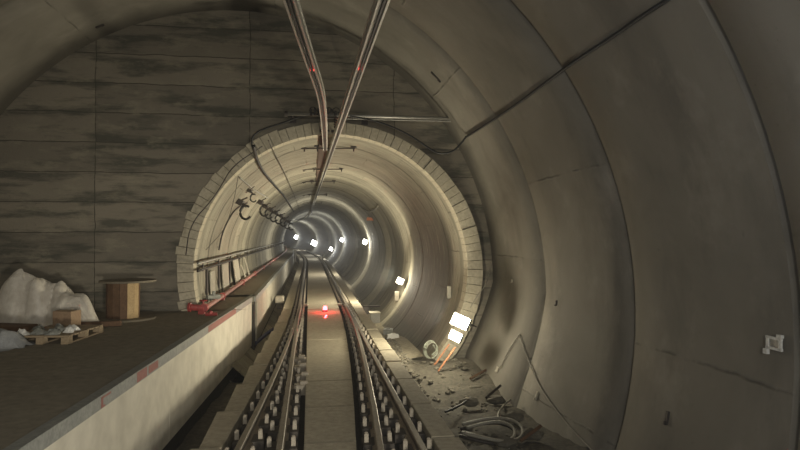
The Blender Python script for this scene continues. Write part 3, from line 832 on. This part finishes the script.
# ------------------------------------------------------------------ floodlights
def light(name, typ, loc, energy, color, size=.1, rot=None, spot=None, blend=.5):
    l = bpy.data.lights.new(name, typ); l.energy = energy; l.color = color
    if typ == 'AREA': l.size = size
    else: l.shadow_soft_size = size
    if typ == 'SPOT': l.spot_size = spot; l.spot_blend = blend
    o = bpy.data.objects.new(name, l); COL.objects.link(o); o.location = loc
    if rot is not None: o.rotation_euler = rot
    return o
def flood(px, py, r, w, h, energy, label, mat, col=(1, .86, .62), tilt=.35, detail=True, inn=0, glow=30):
    c = bore(px, py, r)
    s = c.y
    ctr = P(s, BC, BZ); n = (Vector((ctr.x, ctr.y-1.2, ctr.z))-c).normalized()
    nl = n; face = (n*.55+Vector((-c.x, -c.y, CAMZ-c.z)).normalized()*.8).normalized(); zq = Vector((0, 0, 1)); n = face; xa = n.cross(zq).normalized(); ya = xa.cross(n).normalized()
    Rm = Matrix((xa, -n, ya)).transposed()       # local y = back
    Rm = Rm @ Matrix.Rotation(-tilt, 3, 'Y')
    n = nl
    t = thing('floodlight', label, 'floodlight', tuple(c), 'work lights along the right tunnel wall')
    mb = MB(); mb.box(c+Rm@Vector((0, .05, 0)), (w, .08, h), Rm); mb.build('housing', M['steel'], t, bevel=.008)
    mb = MB(); mb.box(c+Rm@Vector((0, .004, 0)), (w*.9, .012, h*.88), Rm); mb.build('lens', mat, t)
    if py == 321:
        c2 = c+Vector((-.10, 0, -.30)); mb = MB(); mb.box(c2+Rm@Vector((0, .05, 0)), (.28, .08, .20), Rm); mb.build('lower_housing', M['steel'], t, bevel=.008)
        mb = MB(); mb.box(c2+Rm@Vector((0, .004, 0)), (.25, .012, .175), Rm); mb.build('lens', mat, t)
    if detail:
        mb = MB(); mb.tube([c+Rm@Vector((-w/2-.02, .05, 0)), c+Rm@Vector((-w/2-.02, .16, 0)), c+Rm@Vector((w/2+.02, .16, 0)), c+Rm@Vector((w/2+.02, .05, 0))], .012, 6); mb.build('yoke', M['steel'], t)
        mb = MB(); mb.tube([c+Rm@Vector((0, .16, 0)), c-n*.42], .015, 6); mb.build('bracket', M['darkmetal'], t)
    ld = (n+Vector((0, .5, .12))).normalized()
    light('work_light', 'AREA', c+n*.2+Vector((-.1, inn, 0)), energy*1.0, col, .4, ld.to_track_quat('-Z', 'Y').to_euler())
    light('work_glow', 'POINT', c+n*(.30 if inn == 0 else .42)+Vector((0, inn*.2, -.3*(inn > 0))), glow, col, .1)
    return c
WARM = (1, .91, .68); MID = (1, .95, .82); COOL = (.95, .98, 1)
l1 = flood(460, 321, 2.66, .40, .26, 185, 'largest, brightest floodlight on the right side of the tunnel mouth', M['lamp'], WARM, inn=.75, glow=75)
flood(400, 281, 2.70, .26, .22, 300, 'second floodlight from the tunnel mouth, low on the right wall', M['lamp2'], WARM, glow=60)
flood(365, 242, 2.74, .30, .30, 200, 'third work light from the tunnel mouth, at mid height of the right wall', M['lamp2'], MID, detail=False, glow=90)
flood(342, 240, 2.74, .36, .36, 170, 'fourth work light from the tunnel mouth on the right wall', M['lamp2'], COOL, detail=False, glow=130)
flood(331, 249, 2.6, .40, .40, 170, 'low work light deep in the tunnel just above the right rail', M['lamp2'], COOL, detail=False, glow=130)
flood(314, 243, 2.6, .9, .8, 420, 'white work light deep in the tunnel above the track', M['lamp2'], COOL, detail=False, glow=130)
flood(296, 237, 2.6, .7, .7, 300, 'farthest small work light beside the end of the platform', M['lamp2'], COOL, detail=False, glow=130)
mb = MB(); q = bore(397, 296, BR-.10); mb.box(q, (.16, .2, .34)); o = mb.build('power_box', M['panel'], bevel=.02); recentre(o); tag(o, 'pale power box hanging on the wall just under the second floodlight', 'power box')
mb = MB(); q = bore(449, 292, BR-.06); mb.box(q, (.10, .12, .30)); o = mb.build('power_box', M['panel'], bevel=.015); recentre(o); tag(o, 'small grey power box on the tunnel wall above the brightest floodlight', 'power box')
# sign
q = bore(371, 219, BR-.06)
mb = MB(); mb.box(q, (.42, .012, .15), R(.1)); o = mb.build('sign', M['orange']); recentre(o); tag(o, 'small orange rectangular sign on the upper right tunnel wall', 'sign')
mb = MB(); a = bore(371, 209, BR-.04)
o = cable([bore(x, y, BR-.05) for x, y in ((362, 208), (369, 212), (375, 210), (378, 206))], .03, M['greyhose'], 'short pale curl of cable on the wall above the orange sign')

# ------------------------------------------------------------------ handrail, boards and pipe on the left of the bore
t = thing('handrail', 'grey double-tube handrail along the left tunnel wall above the platform', 'handrail', tuple(P(14, -2.6, PH)))
def uwall(z, r=BR): return BC-math.sqrt(r*r-(z-BZ)**2)
for z in (1.66, 1.50):
    mb = MB(); mb.tube([P(s, uwall(z)+.12, z) for s in ssteps(13.3, 90)], .028, 8); mb.build('rail_tube', M['steel'] if z > 1.6 else M['darkmetal'], t, smooth=True)
s = 13.9; k = 0
while s < 60:
    mb = MB(); mb.tube([P(s, uwall(1.66)-.01, 1.58), P(s, uwall(1.6)+.13, 1.58)], .015, 6); mb.box(P(s, uwall(1.6)+.12, 1.58), (.02, .04, .24)); mb.build('bracket', M['darkmetal'], t)
    s += 2.4
t = thing('red_pipe', 'faded red water pipe running along the platform at the foot of the left wall', 'pipe', tuple(P(13.2, -2.6, PH)))
mb = MB(); mb.tube([P(s, uwall(.76)+.22, PH+.10) for s in ssteps(13.0, 100)], .055, 12); mb.build('pipe_run', M['pinkpipe'], t, smooth=True)
s = 15.5
while s < 40:
    mb = MB(); mb.tube([P(s, uwall(.76)+.22, PH+.10), P(s+.12, uwall(.76)+.22, PH+.10)], .078, 12); mb.box(P(s+.06, uwall(.76)+.22, PH+.03), (.10, .08, .06)); mb.build('coupling', M['red'], t); s += 4.5
t2 = thing('hydrant_valve', 'bright red hydrant valve at the near end of the red pipe by the portal', 'valve', tuple(P(12.8, -2.7, PH)))
c = P(12.85, uwall(.76)+.20, PH+.12)
mb = MB(); mb.tube([c+Vector((.02, -.02, 0)), c+Vector((0, .12, 0))], [.09, .09], 14); mb.tube([c+Vector((-.22, -.02, .02)), c+Vector((.02, .02, 0))], [.07, .06], 12); mb.build('body', M['red'], t2)
mb = MB(); mb.tube([c+Vector((0, .05, 0)), c+Vector((0, .05, .15))], .02, 8); mb.tube([c+Vector((.07*math.cos(a), .05+.07*math.sin(a), .15)) for a in [2*PI*k/12 for k in range(13)]], .012, 6); mb.build('handwheel', M['red'], t2)
mb = MB(); mb.tube([c+Vector((-.22, -.02, .02)), c+Vector((-.27, -.02, .02))], .095, 14); mb.build('flange', M['red'], t2)
mb = MB(); mb.box(c+Vector((-.02, .02, -.09)), (.12, .10, .08)); mb.build('foot', M['red'], t2)
q = P(12.5, -2.35, PH+.04)
mb = MB(); mb.tube([q-Vector((.11, 0, 0)), q+Vector((.11, .05, 0))], .035, 8); mb.tube([q-Vector((.02, .0, 0)), q+Vector((0, .02, .06))], .03, 8); o = mb.build('pipe_fitting', M['red']); recentre(o); tag(o, 'small red fitting lying on the platform in front of the hydrant valve', 'fitting')
for k in range(3):
    q = P(13.75+.5*k, uwall(.9)+.25, PH+.22-.01*k)
rr = random.Random(9)
t = thing('valve_fitting', 'dusty grey valve fitting sitting on the red pipe near the tunnel mouth', 'fitting', tuple(P(14.2, -2.5, PH+.1)))
q = P(14.3, uwall(.76)+.2, PH+.2)
mb = MB(); mb.tube([q-Vector((.12, .1, 0)), q+Vector((.1, .12, 0))], .06, 10); mb.build('body', M['debris'], t)
mb = MB(); mb.tube([q, q+Vector((0, 0, .13))], .035, 8); mb.build('stem', M['debris'], t)
# boards standing along the wall
boards = [(15.1, .62, .72, .03), (17.1, 1.15, .80, .05), (19.4, 1.3, .86, .12), (21.6, .28, .55, .18), (22.7, .30, .78, .22)]
labs = ['pale narrow board standing against the left tunnel wall nearest the mouth', 'pale square board standing under the handrail, second from the mouth', 'widest pale board standing under the handrail, third from the mouth', 'short pale board leaning under the handrail beyond the wide board', 'tall thin pale board leaning under the handrail, farthest from the mouth']
for (s, w, h, lean), lb in zip(boards, labs):
    zt = PH+h; zb = PH+.005
    wt = uwall(zt)+.07; wb = wt+lean
    mb = MB(); e = .03
    mb.hexa([P(s, wb, zb), P(s+w, wb, zb), P(s+w, wb+e, zb), P(s, wb+e, zb)], [P(s, wt, zt), P(s+w, wt, zt), P(s+w, wt+e, zt), P(s, wt+e, zt)])
    o = mb.build('wall_board', M['panel'], bevel=.004); recentre(o); tag(o, lb, 'board', 'pale boards on the left tunnel wall')
# dark bars stand in for the niches and dark gaps between boards
for i, s in enumerate((14.7, 16.6, 18.8, 21.2)):
    mb = MB(); mb.box(P(s, uwall(1.1)+.05, 1.08), (.05, .05, .84)); o = mb.build('gap_bar', M['darkmetal']); recentre(o)
    tag(o, f'{ORD[i]} dark gap bar from the mouth under the left handrail', 'post', 'dark gaps under the handrail')

# hooks / cable brackets on left haunch
hk = [(241, 203, 1.5), (251, 192, .9), (261, 203, 1.5), (266, 207, 1.5), (271, 210, 1.7), (276, 213, 1.8), (281, 216, 2.0), (285, 219, 2.2), (289, 222, 2.2)]
for i, (px, py, sc_) in enumerate(hk):
    q = bore(px, py, BR-.12)
    m_ = math.atan2(q.z-BZ, q.x-B(q.y)-BC)
    o_ = Vector((math.cos(m_), 0, math.sin(m_)))
    t = thing('cable_bracket', f'{ORD[i]} dark hooked cable bracket from the mouth on the upper left tunnel wall', 'bracket', tuple(q), 'cable brackets on the left wall')
    mb = MB(); mb.tube([q+o_*.14, q-o_*.12*sc_], .025*sc_, 6); mb.box(q+o_*.05, (.13*sc_, .14*sc_, .10*sc_), Matrix.Rotation(.5, 3, 'Y')); mb.tube([q+o_*.05-Vector((.12*sc_, 0, .06)), q+o_*.05+Vector((.14*sc_, 0, .12))], .014*sc_, 6); mb.build('arm', M['darkmetal'], t)
    mb = MB(); mb.tube([q-o_*.10*sc_+Vector((.10*sc_*math.cos(a), 0, -.11*sc_+.12*sc_*math.sin(a))) for a in [PI*.3+1.5*PI*k/12 for k in range(13)]], .022*sc_, 6); mb.build('hook', M['black'], t)

# post and marker at the far end of the platform edge
q = P(52, -1.7, -.1)
mb = MB(); mb.box(P(52, -1.60, .45), (.10, .10, .9)); mb.box(P(52, -1.60, .95), (.22, .08, .12)); o = mb.build('marker_post', M['white']); recentre(o); tag(o, 'white marker post at the far platform edge beside the rails', 'post')
mb = MB(); q = P(58, .9, -.05); mb.box(q+Vector((0, 0, .25)), (.12, .1, .6), Matrix.Rotation(.4, 3, 'Y')); mb.box(q+Vector((.2, 0, .2)), (.5, .1, .10), Matrix.Rotation(-.3, 3, 'Y')); o = mb.build('marker_board', M['white']); recentre(o); tag(o, 'white tilted marker board beside the track deep in the tunnel', 'marker')

# ------------------------------------------------------------------ right lining fittings
q = tube_hit(774, 343, TR-.03)
t = thing('wall_bracket', 'small white bracket plate bolted to the right lining near the picture edge', 'bracket', tuple(q))
nrm = (P(q.y, TC, TZ)-q); nrm.y = 0; nrm.normalize(); ta = Vector((.146, -1, 0)).normalized(); tb = nrm.cross(ta)
Rm = Matrix((ta, tb, nrm)).transposed()
mb = MB()
for (x, y, w, h) in ((0, .05, .20, .025), (0, -.05, .20, .025), (-.08, 0, .03, .11), (.08, 0, .03, .11)): mb.box(q+Rm@Vector((x, y, .01)), (w, h, .02), Rm)
mb.build('frame', M['white'], t)
mb = MB(); mb.box(q+Rm@Vector((.0, 0, 0)), (.14, .07, .015), Rm); mb.build('back_plate', M['steel'], t)
mb = MB(); mb.box(q+Rm@Vector((-.09, -.09, .02)), (.05, .05, .03), Rm); mb.build('tab', M['white'], t)
mb = MB(); mb.box(q+Rm@Vector((.09, .08, .02)), (.06, .03, .03), Rm); mb.build('tab', M['white'], t)
def patch(px, py, w, h, mat, name, label, cat, tube=True, grp=None):
    q = tube_hit(px, py, TR-.012)
    nrm = (P(q.y, TC, TZ)-q); nrm.y = 0; nrm.normalize(); ta = Vector((-.146, 1, 0)).normalized(); tb = nrm.cross(ta).normalized()
    Rm = Matrix((ta, tb, nrm)).transposed(); mb = MB(); mb.box(q, (w, h, .03), Rm); mb.box(q+Rm@Vector((w*.1, h*.4, .01)), (w*.5, h*.3, .04), Rm)
    o = mb.build(name, mat, bevel=.004); recentre(o); tag(o, label, cat, grp)
patch(666, 417, .05, .16, M['darkmetal'], 'wall_socket', 'dark rusty socket low on the right lining', 'socket')
patch(512, 281, .05, .07, M['panel'], 'wall_clip', 'small pale clip on the right lining beside the tunnel mouth', 'clip')
patch(556, 303, .05, .09, M['darkmetal'], 'anchor_hole', 'small dark anchor slot at mid height of the right lining', 'anchor')
patch(436, 76, .06, .26, M['darkmetal'], 'anchor_hole', 'dark wedge-shaped anchor slot on the lining above the cross bar', 'anchor')
patch(497, 369, .12, .10, M['panel'], 'wall_clip', 'pale broken clip low on the lining above the rubble', 'clip')
patch(536, 395, .06, .14, M['panel'], 'wall_tag', 'pale tag beside the grey cable on the lower right lining', 'tag')
patch(98, 25, .05, .16, M['darkmetal'], 'anchor_bolt', 'dark anchor bolt in the vault above the left of the end wall', 'bolt')
# two round sockets near the top of the end wall
for (px, lb) in ((217, 'left round socket ring near the top of the end wall'), (257, 'right round socket ring near the top of the end wall')):
    q = at(px, 26, 13.30)
    t = thing('socket_ring', lb, 'socket', tuple(q), 'socket rings on the end wall')
    mb = MB(); mb.tube([q+Vector((.085*math.cos(a), 0, .10*math.sin(a))) for a in [2*PI*k/20 for k in range(21)]], .022, 8); mb.build('rim', M['darkmetal'] if px < 230 else M['rock'], t)
    mb = MB(); mb.cyl(q, q+Vector((-.01, .12, 0)), .08, 16); mb.build('plug', M['rock'], t)

# ------------------------------------------------------------------ rubble
def rock(c, r, seed, sq=(1, 1, .6)):
    vs = []; fs = []; na, nr = 8, 5
    for i in range(nr+1):
        ph = PI*i/nr
        for k in range(na):
            th = 2*PI*k/na
            d = Vector((math.sin(ph)*math.cos(th), math.sin(ph)*math.sin(th), -math.cos(ph)))
            q = r*(1+.45*noise.noise(d*1.7+Vector((seed, seed*2, 0))))
            vs.append(Vector(c)+Vector((d.x*q*sq[0], d.y*q*sq[1], d.z*q*sq[2])))
    for i in range(nr):
        for k in range(na): fs.append((i*na+k, i*na+(k+1) % na, (i+1)*na+(k+1) % na, (i+1)*na+k))
    return vs, fs
rr = random.Random(21); mb = MB()
for i in range(1100):
    s = rr.uniform(5.5, 19.5)
    u = rr.uniform(1.36, 2.9 if s < 13.2 else 1.75)
    if rr.random() < .4: u = rr.uniform(1.36, 1.75)
    z = -.86+heap(s, u)
    r = rr.choice([.02, .03, .03, .045, .06])
    mb.add(*rock(P(s, u, z+r*.3), r, i*.37))
o = mb.build('rubble', M['rock']); tag(o, 'loose broken concrete rubble strewn over the ditch floor at the right', 'rubble', kind='stuff')
big = [(460, 383, .12, 'jagged grey slab'), (475, 388, .16, 'flat grey slab'), (487, 378, .13, 'dark angular chunk'), (470, 400, .14, 'rounded dusty chunk'), (495, 398, .15, 'long tilted chunk'), (513, 415, .14, 'low broad chunk'), (530, 432, .16, 'dark wedge of concrete'), (505, 440, .13, 'small blocky chunk')]
for i, (px, py, r, l_) in enumerate(big):
    q = ground(px, py, -.72); v_, f_ = rock((q.x, q.y, -.74), r, i*3.1+1, (1.3, .9, .55)); mb = MB(); mb.add(v_, f_)
    o = mb.build('concrete_chunk', M['rock']); recentre(o); tag(o, f'{l_} of broken concrete lying in the ditch rubble', 'rubble', 'concrete chunks in the ditch')
for i, (a_, b_, z) in enumerate((((486, 397), (500, 385), -.62), ((520, 440), (540, 425), -.6), ((470, 378), (492, 366), -.6))):
    p0 = ground(*a_, z); p1 = ground(*b_, z+.12)
    mb = MB(); mb.tube([p0, p1], .03, 4); o = mb.build('plank', M['wooddark'] if i else M['darkmetal']); recentre(o); tag(o, ['short dark bar poking from the ditch rubble', 'dark plank end in the rubble nearest the camera', 'dark plank leaning at the foot of the tunnel mouth'][i], 'plank', 'planks in the ditch')
# clutter right of the track inside the bore
for i, (s, u, sz, mt, lb) in enumerate(((18.0, 1.85, (.3, .35, .2), 'debris', 'dusty equipment case on the floor right of the track inside the mouth'), (16.6, 1.8, (.34, .12, .14), 'white', 'small pale case on the floor between rubble and right wall'), (24.0, 1.65, (.28, .5, .3), 'darkmetal', 'dark box on the floor beside the track below the second floodlight'), (29.0, 1.6, (.5, .2, .1), 'white', 'pale plank on the floor beside the track deeper in the tunnel'))):
    q = P(s, u, -.84+heap(s, u)+sz[2]/2); mb = MB(); mb.box(q, sz, R(.2*i), taper=.9); mb.box(q+Vector((0, 0, sz[2]/2)), (sz[0]*.4, sz[1]*.2, .05), R(.2*i)); o = mb.build('equipment_case', M[mt], bevel=.01); recentre(o); tag(o, lb, 'case')

# ------------------------------------------------------------------ lights
light('rear_fill', 'AREA', (.4, -3.5, 3.0), 235, (1, .945, .83), 2.0, (math.radians(94), 0, .34))  # unseen soft fill behind the camera, added to light the near tunnel
light('side_fill', 'POINT', (1.3, 1.6, 2.7), 75, (.80, .89, 1.0), .5)  # unseen cool fill added to brighten the near right lining
light('fascia_fill', 'SPOT', (.9, -.6, .95), 1400, (1, .93, .78), .25, (math.radians(86), 0, .36), math.radians(50), 1.0)  # unseen low spot, added and turned left to brighten the platform fascia
light('tunnel_red', 'POINT', P(18.75, .03, .18), 22, (1, .03, .03), .05)
w = bpy.data.worlds.new('world'); SC.world = w; w.use_nodes = True
w.node_tree.nodes['Background'].inputs[0].default_value = (.62, .59, .52, 1); w.node_tree.nodes['Background'].inputs[1].default_value = .2

# thin dust haze hanging in the tunnel air
nt = w.node_tree; vsn = nt.nodes.new('ShaderNodeVolumeScatter'); vsn.inputs['Density'].default_value = .0035; vsn.inputs['Anisotropy'].default_value = .3
nt.links.new(vsn.outputs[0], [n_ for n_ in nt.nodes if n_.type == 'OUTPUT_WORLD'][0].inputs['Volume'])
# ------------------------------------------------------------------ camera
cam = bpy.data.cameras.new('camera'); cam.sensor_width = 36; cam.lens = F/800*36; cam.clip_end = 500
co = bpy.data.objects.new('camera', cam); COL.objects.link(co); co.location = (0, 0, CAMZ); co.rotation_euler = (math.radians(90)+math.atan(10/F), 0, 0)
SC.camera = co
SC.view_settings.view_transform = 'Standard'
SC.view_settings.exposure = 0
